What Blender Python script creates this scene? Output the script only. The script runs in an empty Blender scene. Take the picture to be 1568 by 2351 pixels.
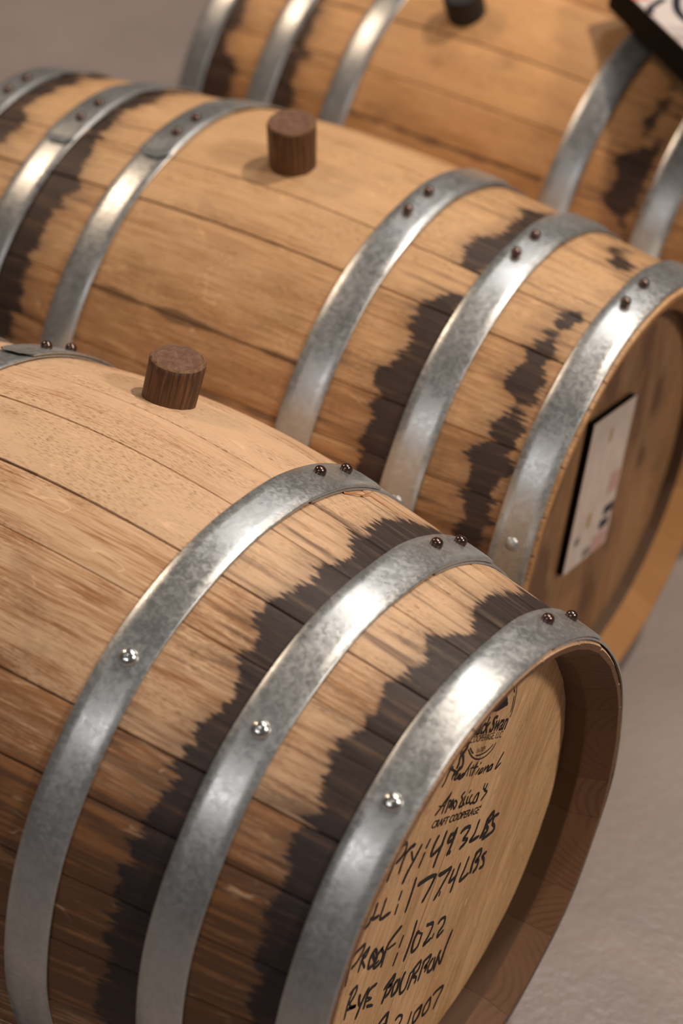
import bpy, math, random
from math import sin, cos, pi, radians, sqrt, exp, hypot, atan2
from mathutils import Vector, Matrix, Euler, noise as mnoise

SC = bpy.context.scene
COL = SC.collection

# ------------------------------------------------------------------ camera
cam_data = bpy.data.cameras.new('camera')
cam = bpy.data.objects.new('camera', cam_data)
COL.objects.link(cam)
cam.location = (0.69693, -0.87354, 1.24333)
cam.rotation_euler = (0.94469, -0.05047, 0.60142)
cam_data.sensor_fit = 'VERTICAL'
cam_data.sensor_height = 36.0
cam_data.lens = 4783.7 / 2351 * 36.0
cam_data.clip_start = 0.05
cam_data.dof.use_dof = True
cam_data.dof.focus_distance = 1.405
cam_data.dof.aperture_fstop = 3.9
SC.camera = cam

# ------------------------------------------------------------------ room light and exposure
SC.view_settings.view_transform = 'Standard'
SC.view_settings.look = 'None'
SC.view_settings.exposure = 0.0
SC.view_settings.gamma = 1.0
SC.view_settings.use_curve_mapping = False

world = bpy.data.worlds.new('room_ambience')
SC.world = world
world.use_nodes = True
wb = world.node_tree.nodes['Background']
wb.inputs['Color'].default_value = (0.57, 0.525, 0.51, 1)
wb.inputs['Strength'].default_value = 0.12


def area(name, loc, target, sx, sy, power, col):
    l = bpy.data.lights.new(name, 'AREA')
    l.shape = 'RECTANGLE'
    l.size = sx
    l.size_y = sy
    l.energy = power
    l.color = col
    o = bpy.data.objects.new(name, l)
    COL.objects.link(o)
    o.location = loc
    o.rotation_euler = (Vector(target) - Vector(loc)).to_track_quat('-Z', 'Y').to_euler()
    return o


# ceiling lamps: one beyond the barrels, two behind the camera, a warm one to the left, two to the right
area('ceiling_lamp', (-0.35, 1.85, 3.0), (-0.35, 1.85, 0), 0.6, 0.5, 15, (1.0, 0.965, 0.94))
area('ceiling_lamp', (-0.58, -3.0, 3.0), (-0.58, -3.0, 0), 0.18, 0.18, 10.5, (1.0, 0.95, 0.93))
area('ceiling_lamp', (0.22, -2.75, 3.0), (0.22, -2.75, 0), 0.18, 0.18, 10.5, (1.0, 0.95, 0.93))
area('ceiling_lamp', (-2.9, 0.4, 3.0), (-2.0, 0.4, 0), 0.4, 0.4, 40, (1.0, 0.74, 0.52))
area('ceiling_lamp', (0.62, 1.25, 3.0), (0.1, 0.6, 0), 0.12, 0.12, 43, (1.0, 0.84, 0.69))
area('ceiling_lamp', (3.0, 0.75, 3.0), (0.2, 0.3, 0.2), 0.4, 0.4, 68, (1.0, 0.88, 0.76))

DATA = {"strokes":[[3.4,[[-90.8,64.1],[-83.2,79.3]]],[3.4,[[-83.2,79.3],[-75.2,74.8]]],[3.4,[[-87.0,71.7],[-80.5,67.8]]],[3.4,[[-90.8,64.1],[-82.4,59.5]]],[3.4,[[-79.8,57.6],[-72.1,72.9]]],[3.4,[[-72.1,72.9],[-70.3,60.1],[-64.1,68.4]]],[3.4,[[-71.8,52.9],[-69.4,60.9],[-64.1,68.4]]],[3.4,[[-65.7,53.4],[-60.5,61.7],[-54.8,70.4]]],[3.4,[[-56.5,68.9],[-53.6,72.4],[-45.2,70.8],[-45.9,64.8],[-50.5,62.5],[-56.2,61.9]]],[3.4,[[-51.7,49.0],[-48.7,55.9],[-44.5,61.4],[-38.7,62.0],[-33.6,60.5]]],[3.4,[[-37.1,57.0],[-35.5,48.2]]],[3.4,[[-24.8,53.5],[-32.8,46.8],[-40.0,41.3],[-45.6,34.9]]],[3.4,[[-14.3,50.1],[-18.7,45.6]]],[3.4,[[-19.8,42.3],[-26.1,33.8]]],[3.4,[[-2.8,44.4],[-7.8,39.6],[-10.8,32.5],[-2.4,30.7],[3.7,31.2]]],[3.4,[[7.5,40.4],[1.8,30.5],[-3.3,23.0],[-6.1,17.5]]],[3.4,[[20.9,27.6],[14.1,31.5],[11.0,27.7],[17.1,25.2],[20.9,31.5]]],[3.4,[[21.8,32.3],[16.6,21.7],[11.4,14.6]]],[3.4,[[15.5,15.2],[14.2,13.6]]],[3.4,[[27.5,22.8],[32.8,22.9],[39.9,18.9],[36.7,15.2],[32.2,13.2],[37.8,8.9],[34.8,7.3],[28.4,7.3]]],[3.4,[[52.9,15.4],[47.9,6.4],[42.5,3.1],[54.8,-1.8]]],[3.4,[[64.6,5.2],[73.1,7.3],[71.8,1.9],[64.1,1.6],[67.3,-4.1],[64.4,-6.6],[57.6,-5.2]]],[3.4,[[65.4,6.9],[62.3,-1.0],[57.0,-5.2]]],[3.4,[[81.3,-1.0],[75.4,0.8],[73.5,-4.1],[76.6,-8.9],[75.6,-13.0],[61.1,-9.6]]],[3.4,[[-99.8,37.8],[-94.5,52.6]]],[3.4,[[-94.5,52.6],[-87.4,48.5]]],[3.4,[[-97.7,46.1],[-91.1,42.4]]],[3.4,[[-84.1,45.4],[-87.3,38.8],[-88.4,30.8],[-83.6,30.9],[-81.5,34.6]]],[3.4,[[-75.0,42.3],[-77.8,36.1],[-79.7,31.5],[-72.5,28.1]]],[3.4,[[-64.6,37.5],[-67.8,30.8],[-70.0,23.2],[-58.0,18.9]]],[3.4,[[-45.4,28.1],[-48.2,22.2]]],[3.4,[[-48.8,18.7],[-51.6,11.9]]],[3.4,[[-27.7,25.7],[-31.6,16.2],[-38.1,2.4]]],[3.4,[[-24.3,15.7],[-16.6,13.4],[-7.7,10.1],[-0.8,6.4]]],[3.4,[[-23.9,16.6],[-15.6,13.8],[-7.2,10.5],[-1.3,6.5]]],[3.4,[[-0.8,6.4],[-7.4,0.1],[-16.5,-6.5]]],[3.4,[[3.5,3.0],[8.7,0.7],[19.1,-3.3]]],[3.4,[[4.2,1.5],[10.0,-0.7],[19.1,-3.3],[11.3,-9.6],[-0.5,-17.9]]],[3.4,[[7.4,-16.2],[6.2,-19.4]]],[3.4,[[23.7,-8.3],[21.1,-12.7],[19.0,-16.7],[28.1,-18.4]]],[3.4,[[32.2,-9.4],[27.1,-19.3],[22.0,-29.2]]],[3.4,[[43.9,-12.7],[39.1,-20.8],[34.0,-27.9],[45.7,-30.4]]],[3.4,[[55.2,-18.8],[51.0,-24.6],[49.0,-33.0]]],[3.4,[[53.9,-18.2],[61.0,-19.3],[60.6,-24.0],[55.3,-26.4],[59.1,-28.7],[57.1,-33.8],[52.8,-35.3]]],[3.4,[[69.5,-28.6],[64.3,-28.6],[67.0,-34.2],[66.9,-40.0],[62.0,-38.6]]],[3.2,[[-100.4,15.5],[-102.5,10.2],[-107.0,-6.7]]],[3.2,[[-102.8,13.3],[-96.0,15.2],[-87.1,14.5],[-88.4,9.9],[-94.2,5.6],[-101.1,4.6]]],[3.2,[[-85.3,5.8],[-89.3,1.3],[-92.5,-6.7]]],[3.2,[[-88.8,5.2],[-80.9,6.2],[-84.0,1.7],[-88.4,1.3],[-84.7,-9.4]]],[3.2,[[-71.9,-2.4],[-77.9,-5.1],[-79.7,-13.8],[-73.2,-16.0],[-69.9,-12.2],[-71.8,-3.2]]],[3.2,[[-72.1,-17.7],[-67.5,-18.1]]],[3.2,[[-63.0,-8.8],[-70.0,-11.4],[-72.7,-20.1],[-65.3,-21.5],[-62.2,-16.1],[-64.9,-8.6]]],[3.2,[[-75.3,-4.5],[-72.4,-14.4],[-72.6,-20.9]]],[3.2,[[-40.9,-8.1],[-48.2,-9.2],[-56.3,-11.7],[-60.2,-17.9],[-63.7,-27.4]]],[3.2,[[-56.6,-16.6],[-47.5,-19.0]]],[3.2,[[-37.5,-20.3],[-41.8,-27.8]]],[3.2,[[-43.1,-32.2],[-47.8,-40.1]]],[3.2,[[-20.9,-20.1],[-26.3,-34.2],[-34.0,-48.2]]],[3.2,[[-16.7,-33.4],[-21.9,-38.0],[-23.5,-48.0],[-16.6,-48.7],[-12.0,-39.8]]],[3.2,[[-18.7,-33.3],[-11.9,-40.7]]],[3.2,[[-6.2,-36.1],[1.7,-43.3]]],[3.2,[[-6.5,-37.4],[2.1,-42.4],[-1.8,-50.2],[-8.5,-54.7],[1.1,-56.5]]],[3.2,[[4.9,-55.2],[2.8,-58.0]]],[3.2,[[9.5,-49.2],[13.9,-48.3],[18.8,-51.4],[17.2,-57.4],[11.5,-59.4],[10.5,-63.2],[18.1,-63.1]]],[3.2,[[-96.1,-19.6],[-101.6,-27.1],[-105.3,-40.1]]],[3.2,[[-100.5,-20.0],[-93.0,-19.4],[-93.0,-24.7],[-98.8,-29.0],[-101.5,-27.9]]],[3.2,[[-98.0,-27.4],[-99.3,-33.0],[-92.0,-39.0],[-102.9,-32.6]]],[3.2,[[-87.3,-32.1],[-88.0,-39.0],[-86.6,-44.0]]],[3.2,[[-76.6,-35.2],[-83.2,-41.1],[-91.1,-52.6]]],[3.2,[[-66.9,-40.3],[-74.4,-38.7],[-78.6,-42.4],[-81.7,-51.6]]],[3.2,[[-79.5,-42.3],[-72.8,-49.2]]],[3.2,[[-80.0,-46.4],[-73.2,-49.6]]],[3.2,[[-77.4,-53.7],[-70.4,-58.6]]],[3.2,[[-77.6,-52.0],[-71.5,-56.8]]],[3.2,[[-50.6,-52.8],[-54.3,-60.8],[-58.2,-68.0]]],[3.2,[[-56.8,-55.5],[-44.5,-52.2],[-45.4,-56.7],[-50.9,-57.8],[-46.9,-60.0],[-49.2,-64.8],[-54.8,-65.0]]],[3.2,[[-39.1,-61.7],[-43.7,-62.9],[-45.5,-71.6],[-38.8,-72.0],[-36.6,-62.4]]],[3.2,[[-29.9,-62.2],[-34.3,-69.1],[-34.5,-79.4],[-28.1,-80.2],[-22.7,-69.5]]],[3.2,[[-17.5,-71.8],[-20.7,-77.6],[-24.6,-84.9]]],[3.2,[[-21.6,-70.5],[-10.0,-69.2],[-12.0,-75.9],[-18.8,-76.9],[-14.2,-81.8],[-15.5,-86.9]]],[3.2,[[-4.4,-74.2],[-7.5,-80.0],[-10.9,-88.4]]],[3.2,[[-6.4,-74.0],[3.8,-75.6],[1.4,-80.1],[-3.4,-81.3],[-0.1,-83.5],[-2.6,-86.7]]],[3.2,[[7.7,-81.8],[3.1,-84.8],[1.9,-90.8],[8.2,-92.5],[10.4,-83.4]]],[3.2,[[18.0,-83.0],[13.9,-89.6],[10.4,-97.2]]],[3.2,[[15.8,-85.8],[18.0,-97.3]]],[3.2,[[32.1,-74.8],[24.6,-86.4],[19.2,-98.4]]],[3.0,[[-65.9,-92.0],[-58.0,-86.9],[-47.6,-86.0]]],[3.0,[[-47.6,-86.0],[-49.5,-95.0],[-52.3,-104.2]]],[3.0,[[-58.6,-90.3],[-49.4,-95.8]]],[3.0,[[-37.3,-104.0],[-33.0,-103.7],[-28.5,-108.3],[-30.8,-113.3],[-40.1,-117.4],[-29.6,-123.4]]],[3.0,[[-15.2,-115.9],[-18.6,-124.0],[-22.5,-132.5]]],[3.0,[[-0.8,-122.0],[-10.9,-122.4],[-11.7,-131.4],[-4.7,-130.6],[-0.8,-122.4]]],[3.0,[[10.7,-124.5],[3.0,-128.0],[1.5,-135.6],[9.1,-135.3],[11.3,-125.5]]],[3.0,[[14.0,-125.9],[18.0,-125.5],[27.9,-129.2],[20.7,-137.0],[16.4,-142.9]]],[3.2,[[25.2,105.1],[17.2,107.9],[13.1,108.0],[16.8,102.0],[19.1,95.9],[18.7,89.9],[13.8,90.6]]],[3.2,[[23.4,103.5],[19.5,101.9],[14.9,100.9],[13.4,95.8],[11.4,93.4]]],[3.2,[[10.3,108.6],[8.1,105.4],[4.0,101.7]]],[3.2,[[2.9,104.4],[0.5,102.3]]],[3.2,[[1.0,103.9],[4.2,100.1]]],[3.2,[[-9.7,104.2],[-4.0,101.3]]],[2.0,[[8.1,74.8],[5.1,72.1],[0.9,68.9],[-2.4,63.5]]],[2.0,[[7.5,74.2],[0.4,72.3],[-5.4,70.3],[-11.2,68.8]]],[2.0,[[-7.2,73.7],[1.0,68.4]]],[2.0,[[6.3,69.3],[4.3,64.3],[2.1,60.5]]],[2.0,[[5.7,68.7],[8.7,66.4],[6.6,62.6],[8.8,61.9],[11.6,65.7],[10.4,60.1],[9.4,57.9]]],[2.0,[[14.1,62.8],[12.5,60.1],[13.9,55.5],[16.9,58.2],[14.8,62.8]]],[2.0,[[26.8,61.1],[22.8,60.2],[24.2,56.1],[20.7,51.8],[25.2,49.8]]],[2.0,[[28.3,56.5],[26.1,52.6],[27.6,48.0]]],[2.0,[[35.3,56.2],[33.1,55.2]]],[2.0,[[32.4,52.9],[30.4,47.9],[34.2,45.9]]],[2.0,[[37.7,50.4],[34.6,48.2],[36.1,43.0],[39.8,42.2]]],[2.0,[[46.3,45.9],[41.6,44.4],[40.0,41.0],[43.9,39.1],[47.2,44.7],[44.8,37.9]]],[2.0,[[54.6,47.8],[53.0,44.4],[54.9,42.0]]],[2.0,[[58.3,45.0],[56.3,41.9],[55.1,40.8],[58.6,37.1],[54.6,35.6],[51.1,34.6]]],[2.0,[[6.5,98.4],[1.4,96.9],[-2.6,92.1],[-6.3,90.0]]],[2.0,[[-0.8,102.4],[4.7,97.4],[11.9,90.1],[18.9,88.8]]],[2.0,[[10.2,92.3],[7.2,89.7],[6.3,86.9]]],[2.0,[[7.2,89.7],[12.1,88.4],[13.8,86.7]]],[2.0,[[13.7,87.3],[9.8,85.7],[11.6,83.5],[16.9,84.4],[13.9,81.8]]],[2.0,[[21.5,81.5],[17.3,81.6],[16.1,80.6],[20.4,79.3],[32.1,84.0]]],[2.0,[[23.9,79.2],[20.6,78.2]]],[2.0,[[28.5,80.7],[26.6,75.2]]],[2.0,[[34.7,79.1],[33.8,78.3]]],[2.0,[[31.8,77.3],[30.6,72.3]]],[2.0,[[40.1,78.1],[36.0,73.2],[33.0,70.5]]],[2.0,[[30.9,79.0],[41.0,73.0]]],[2.0,[[45.4,73.7],[44.5,72.9]]],[2.0,[[43.7,69.5],[39.1,67.4]]],[2.0,[[47.6,67.1],[44.3,66.1],[43.0,65.0],[47.5,63.7],[49.3,65.9]]],[2.0,[[52.2,65.2],[49.5,60.7]]],[2.0,[[50.6,62.4],[56.3,62.7],[54.1,58.8]]],[2.0,[[61.7,60.2],[57.5,59.8],[55.6,58.2],[60.2,56.8],[62.6,59.6],[60.4,55.7]]],[2.0,[[76.7,59.9],[70.5,55.8],[66.9,51.9],[74.1,52.1]]],[1.0,[[82.7,116.8],[83.9,112.1],[83.6,103.9],[81.8,93.9],[79.3,89.4]]],[1.0,[[81.3,107.2],[80.3,97.2],[79.2,94.0]]],[1.0,[[24.5,100.4],[27.0,95.3],[31.2,88.8],[37.1,82.6],[44.3,77.8],[52.1,75.3],[58.6,75.7],[63.1,78.2]]],[1.0,[[27.0,99.7],[29.3,95.2],[32.0,91.1]]],[1.0,[[36.0,86.5],[41.9,82.8],[48.8,80.0],[55.5,79.1],[59.1,79.6]]],[2.0,[[77.9,118.5],[80.1,114.2],[81.1,110.1]]],[1.6,[[53.2,28.9],[51.7,27.2]]]],"swan":[[49.0,115.7],[56.2,116.2],[60.9,116.8],[68.2,117.0],[70.9,113.8],[72.5,109.9],[72.4,108.3],[73.7,105.7],[73.2,104.2],[67.9,105.9],[60.9,107.9],[54.6,111.5]],"text":[["Black Swan",[24.2,111.7],[73.9,82.7],[52.5,96.3],[59.2,106.3]],["COOPERAGE, LLC",[25.4,104.8],[69.2,78.6],[54.1,87.2],[57.0,91.3]],["Est.2009",[36.0,88.7],[48.0,82.2],[36.0,88.7],[37.5,91.9]],["CRAFT COOPERAGE",[-15.3,59.9],[48.9,24.4],[-15.3,59.9],[-11.9,64.4]]],"SA32":[[63.0,179],[75.8,179],[84.3,188],[91.1,188],[95.0,186],[99.7,179],[106.3,171],[106.6,172],[108.1,180],[109.8,187],[111.1,188],[113.2,184],[116.0,192],[117.1,198],[124.2,196],[128.2,184],[131.8,184],[136.8,188],[141.1,181],[144.5,182],[148.2,177],[149.4,180],[154.8,184],[158.8,178],[160.2,183],[169.4,186],[173.4,182]],"SA21":[[54.1,268],[75.0,270],[83.4,278],[87.4,271],[91.8,273],[96.9,274],[103.4,270],[109.2,270],[113.5,266],[115.8,270],[117.2,267],[120.6,271],[123.4,267],[127.4,271],[131.7,268],[132.7,274],[136.0,270],[136.8,268],[141.6,272],[143.1,266],[148.3,274],[156.0,273],[160.2,278],[163.3,274],[170.2,280]]}

# ------------------------------------------------------------------ node helpers


class NT:
    def __init__(self, mat):
        self.t = mat.node_tree
        self.n = self.t.nodes
        self.l = self.t.links
        self.p = self.n['Principled BSDF']

    def put(self, v, sock):
        if isinstance(v, (int, float)):
            sock.default_value = v
        elif isinstance(v, tuple):
            sock.default_value = v if len(v) == len(sock.default_value) else tuple(v) + (1,)
        else:
            self.l.new(v, sock)

    def math(self, op, a, b=0.0, c=None, clamp=False):
        n = self.n.new('ShaderNodeMath')
        n.operation = op
        n.use_clamp = clamp
        self.put(a, n.inputs[0])
        self.put(b, n.inputs[1])
        if c is not None:
            self.put(c, n.inputs[2])
        return n.outputs[0]

    def mix(self, f, a, b, blend='MIX'):
        n = self.n.new('ShaderNodeMix')
        n.data_type = 'RGBA'
        n.blend_type = blend
        self.put(f, n.inputs[0])
        self.put(a, n.inputs[6])
        self.put(b, n.inputs[7])
        return n.outputs[2]

    def attr(self, name):
        n = self.n.new('ShaderNodeAttribute')
        n.attribute_name = name
        return n.outputs['Fac']

    def uv(self):
        n = self.n.new('ShaderNodeTexCoord')
        return n.outputs['UV']

    def obj(self):
        n = self.n.new('ShaderNodeTexCoord')
        return n.outputs['Object']

    def scale(self, v, s, off=(0, 0, 0)):
        n = self.n.new('ShaderNodeMapping')
        n.inputs['Scale'].default_value = s
        n.inputs['Location'].default_value = off
        self.l.new(v, n.inputs['Vector'])
        return n.outputs[0]

    def noise(self, v, s=1.0, det=3.0, rough=0.55, dist=0.0):
        n = self.n.new('ShaderNodeTexNoise')
        self.l.new(v, n.inputs['Vector'])
        n.inputs['Scale'].default_value = s
        n.inputs['Detail'].default_value = det
        n.inputs['Roughness'].default_value = rough
        n.inputs['Distortion'].default_value = dist
        return n.outputs['Fac']

    def ramp(self, f, lo, hi, a=0.0, b=1.0):
        n = self.n.new('ShaderNodeMapRange')
        n.interpolation_type = 'SMOOTHSTEP'
        self.put(f, n.inputs['Value'])
        self.put(lo, n.inputs['From Min'])
        self.put(hi, n.inputs['From Max'])
        n.inputs['To Min'].default_value = a
        n.inputs['To Max'].default_value = b
        return n.outputs[0]

    def bump(self, h, strength, dist):
        n = self.n.new('ShaderNodeBump')
        self.put(h, n.inputs['Height'])
        n.inputs['Strength'].default_value = strength
        n.inputs['Distance'].default_value = dist
        self.l.new(n.outputs[0], self.p.inputs['Normal'])

    def set(self, **k):
        for a, v in k.items():
            self.put(v, self.p.inputs[a.replace('_', ' ')])


def material(name):
    m = bpy.data.materials.new(name)
    m.use_nodes = True
    return m, NT(m)


def oak(name, light, mid, dark, charred=(0.021, 0.0145, 0.0140)):
    """Long-grain oak; UV is metres, u along the grain. Attributes: tone, stain (signed metres), smear."""
    m, t = material(name)
    uv = t.uv()
    tone = t.attr('tone')
    broad = t.noise(t.scale(uv, (7, 38, 1)), 1, 3)
    fine = t.noise(t.scale(uv, (26, 520, 1)), 1, 4, 0.6)
    patch = t.noise(t.scale(uv, (14, 20, 1), (3, 7, 1)), 1, 4, 0.6)
    mids = t.noise(t.scale(uv, (10, 190, 1), (2, 9, 0)), 1, 4, 0.65)
    f = t.math('ADD', t.math('MULTIPLY', broad, 0.30), t.math('MULTIPLY', fine, 0.34))
    hair = t.noise(t.scale(uv, (34, 1250, 1), (6, 2, 0)), 1, 2, 0.55)
    f = t.math('ADD', f, t.math('MULTIPLY', mids, 0.34))
    f = t.math('ADD', f, t.math('MULTIPLY', t.math('SUBTRACT', hair, 0.42), 0.42))
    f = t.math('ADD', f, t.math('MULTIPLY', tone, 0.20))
    c = t.mix(t.ramp(f, 0.36, 0.55), dark, mid)
    c = t.mix(t.ramp(f, 0.45, 0.64), c, light)
    # pores: short dark dashes that come and go
    pore = t.noise(t.scale(uv, (175, 1700, 1)), 1, 1.0, 0.5)
    where = t.ramp(t.noise(t.scale(uv, (9, 30, 1), (1, 2, 0)), 1, 2), 0.38, 0.58)
    pm = t.math('MULTIPLY', t.ramp(pore, 0.55, 0.63), t.math('MULTIPLY', where, 0.62))
    c = t.mix(pm, c, tuple(0.70 * x for x in dark))
    # pale medullary flecks running slightly across the grain
    fl = t.noise(t.scale(uv, (30, 120, 1), (5, 1, 0)), 1, 0.5, 0.4, 0.6)
    fl = t.math('ABSOLUTE', t.math('SUBTRACT', fl, 0.5))
    fm = t.math('MULTIPLY', t.ramp(fl, 0.010, 0.028, 1, 0),
                t.ramp(t.noise(t.scale(uv, (26, 60, 1), (9, 4, 0)), 1, 1), 0.58, 0.66))
    c = t.mix(t.math('MULTIPLY', fm, 0.6), c, tuple(min(1, 1.25 * x) for x in light))
    # grey-brown handling dirt
    dm = t.math('MULTIPLY', t.ramp(patch, 0.54, 0.78), 0.42)
    c = t.mix(dm, c, (0.17, 0.105, 0.055, 1))
    speck = t.noise(t.scale(uv, (110, 170, 1), (2, 5, 0)), 1, 2, 0.5)
    c = t.mix(t.math('MULTIPLY', t.ramp(speck, 0.73, 0.79), 0.55), c, (0.10, 0.055, 0.03, 1))
    # brown smears
    sm = t.attr('smear')
    st = t.noise(t.scale(uv, (9, 150, 1), (4, 4, 0)), 1, 4, 0.6)
    sf = t.ramp(t.math('ADD', st, t.math('MULTIPLY', t.math('SUBTRACT', sm, 0.5), 0.5)), 0.46, 0.66)
    sf = t.math('MULTIPLY', sf, t.math('MINIMUM', t.math('MULTIPLY', sm, 2.0), 0.72))
    c = t.mix(sf, c, (0.085, 0.042, 0.024, 1))
    se = t.ramp(t.math('ADD', t.attr('seam'), t.math('MULTIPLY', t.math('SUBTRACT', t.noise(t.scale(uv, (50, 300, 1)), 1, 3), 0.5), 0.004)), -0.0012, 0.0012)
    c = t.mix(t.math('MULTIPLY', se, 0.72), c, (0.105, 0.056, 0.028, 1))
    # char stain with a ragged edge that follows the grain
    d = t.attr('stain')
    rag = t.noise(t.scale(uv, (18, 420, 1), (6, 1, 0)), 1, 3, 0.6)
    rag2 = t.noise(t.scale(uv, (60, 110, 1), (3, 3, 0)), 1, 3, 0.6)
    rag3 = t.noise(t.scale(uv, (22, 34, 1), (8, 3, 0)), 1, 2, 0.5)
    v = t.math('ADD', d, t.math('MULTIPLY', t.math('SUBTRACT', rag, 0.5), 0.026))
    v = t.math('ADD', v, t.math('MULTIPLY', t.math('SUBTRACT', rag3, 0.48), 0.034))
    v = t.math('ADD', v, t.math('MULTIPLY', t.math('SUBTRACT', rag2, 0.5), 0.014))
    sfac = t.math('MULTIPLY', t.ramp(v, -0.0018, 0.0034), t.ramp(st, 0.25, 0.5, 0.84, 0.98))
    ink = t.mix(t.ramp(fine, 0.35, 0.65), tuple(charred), tuple(1.9 * x for x in charred))
    c = t.mix(sfac, c, ink)
    halo = t.math('MULTIPLY', t.ramp(v, -0.022, 0.0), t.math('SUBTRACT', 1.0, sfac))
    c = t.mix(t.math('MULTIPLY', halo, 0.30), c, (0.10, 0.055, 0.035, 1))
    t.set(Base_Color=c, Roughness=t.ramp(fine, 0.3, 0.7, 0.46, 0.62))
    t.put(0.35, t.p.inputs['Specular IOR Level'])
    h = t.math('SUBTRACT', t.math('MULTIPLY', fine, 0.5), t.math('MULTIPLY', pm, 0.8))
    t.bump(h, 0.35, 0.0006)
    return m


def end_grain(name, a, b, dark):
    """UV is metres measured from the pith of the log: rings are distances."""
    m, t = material(name)
    uv = t.uv()
    n = t.n.new('ShaderNodeVectorMath')
    n.operation = 'LENGTH'
    t.l.new(uv, n.inputs[0])
    r = t.math('ADD', n.outputs['Value'], t.math('MULTIPLY', t.noise(uv, 30, 2), 0.0035))
    w = t.math('SINE', t.math('MULTIPLY', r, 1650.0))
    w = t.math('MULTIPLY', t.ramp(w, -0.1, 0.9), t.ramp(t.noise(uv, 40, 2), 0.35, 0.6, 0.15, 0.9))
    fine = t.noise(t.scale(uv, (700, 700, 1)), 1, 2)
    c = t.mix(t.noise(uv, 22, 2), a, b)
    c = t.mix(t.math('MULTIPLY', w, 0.42), c, dark)
    c = t.mix(t.math('MULTIPLY', t.ramp(fine, 0.5, 0.7), 0.25), c, dark)
    tone = t.attr('tone')
    c = t.mix(t.math('MULTIPLY', t.ramp(tone, -1, 1), 0.40), c, dark)
    t.set(Base_Color=c, Roughness=0.62)
    t.put(0.3, t.p.inputs['Specular IOR Level'])
    t.bump(fine, 0.25, 0.0006)
    return m


def plain(name, col, rough=0.5, metal=0.0, spec=0.5):
    m, t = material(name)
    t.set(Base_Color=col, Roughness=rough, Metallic=metal)
    t.put(spec, t.p.inputs['Specular IOR Level'])
    return m, t


# ------------------------------------------------------------------ materials
OAK_A = oak('oak_pale', (0.71, 0.475, 0.295, 1), (0.60, 0.36, 0.20, 1), (0.33, 0.145, 0.055, 1))
OAK_B = oak('oak_warm_lit', (0.64, 0.395, 0.205, 1), (0.54, 0.305, 0.145, 1), (0.37, 0.185, 0.075, 1), (0.024, 0.0145, 0.012))  # slightly more orange: warm light put into the base colour
OAK_C = oak('oak_warmest_lit', (0.63, 0.345, 0.150, 1), (0.53, 0.270, 0.105, 1), (0.38, 0.175, 0.060, 1), (0.03, 0.015, 0.010))  # most orange of the three: warm light tinted into the wood colour
HEAD_A = oak('oak_head', (0.80, 0.505, 0.275, 1), (0.71, 0.43, 0.215, 1), (0.54, 0.305, 0.14, 1))
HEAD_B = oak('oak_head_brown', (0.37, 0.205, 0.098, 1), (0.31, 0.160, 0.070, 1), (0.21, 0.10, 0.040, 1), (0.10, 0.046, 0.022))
END = end_grain('oak_end_grain', (0.225, 0.115, 0.058, 1), (0.165, 0.078, 0.037, 1), (0.078, 0.036, 0.020, 1))
END_B = end_grain('oak_end_grain_amber', (0.50, 0.265, 0.10, 1), (0.42, 0.205, 0.075, 1), (0.26, 0.12, 0.04, 1))
INNER, _ = plain('oak_inside', (0.10, 0.055, 0.030, 1), 0.75)

ZINC, t = material('galvanized_steel')
ob = t.obj()
spang = t.noise(ob, 230, 4, 0.66, 0.8)
cloud = t.noise(ob, 22, 3, 0.55)
fleck = t.noise(ob, 420, 2, 0.5)
zc = t.mix(t.ramp(cloud, 0.3, 0.7), (0.40, 0.415, 0.418, 1), (0.47, 0.487, 0.49, 1))
zc = t.mix(t.math('MULTIPLY', t.ramp(spang, 0.40, 0.66), 0.35), zc, (0.66, 0.67, 0.675, 1))
zc = t.mix(t.math('MULTIPLY', t.ramp(fleck, 0.58, 0.75), 0.25), zc, (0.30, 0.29, 0.28, 1))
rz = t.math('ADD', t.ramp(spang, 0.3, 0.7, 0.25, 0.40), t.ramp(cloud, 0.35, 0.65, 0.0, 0.05))
t.set(Base_Color=zc, Metallic=0.76, Roughness=rz)
t.bump(t.math('ADD', spang, t.math('MULTIPLY', cloud, 1.5)), 0.14, 0.0007)

BRONZE, t = plain('rivet_steel', (0.17, 0.115, 0.098, 1), 0.24, 0.95)
CHROME, t = plain('bright_nail', (0.78, 0.77, 0.75, 1), 0.2, 1.0)
INK, _ = plain('black_marker', (0.018, 0.014, 0.016, 1), 0.55, 0, 0.3)
STAMP, _ = plain('stamp_ink', (0.030, 0.022, 0.020, 1), 0.7, 0, 0.2)
RUBBER, _ = plain('black_rubber', (0.012, 0.011, 0.011, 1), 0.6)
BLACK, _ = plain('black_board', (0.004, 0.0038, 0.0036, 1), 0.7, 0, 0.1)

PAPER, t = material('printed_paper')
n1 = t.noise(t.scale(t.obj(), (20, 60, 60)), 1, 3)
t.set(Base_Color=t.mix(t.ramp(n1, 0.3, 0.7), (0.55, 0.45, 0.39, 1), (0.62, 0.53, 0.46, 1)), Roughness=0.5)
PINK, _ = plain('pink_print', (0.50, 0.30, 0.27, 1), 0.5)
NAVY, _ = plain('dark_print', (0.015, 0.016, 0.028, 1), 0.5)
OCHRE, _ = plain('ochre_print', (0.42, 0.29, 0.14, 1), 0.5)
GREYP, _ = plain('grey_print', (0.20, 0.17, 0.15, 1), 0.5)
WHITE_TOP, t = material('white_board')
n1 = t.noise(t.obj(), 28, 4, 0.6)
t.set(Base_Color=t.mix(t.ramp(n1, 0.45, 0.75), (0.66, 0.59, 0.57, 1), (0.36, 0.31, 0.29, 1)), Roughness=0.5)
ORANGE, _ = plain('orange_print', (0.75, 0.16, 0.07, 1), 0.5)

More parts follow.
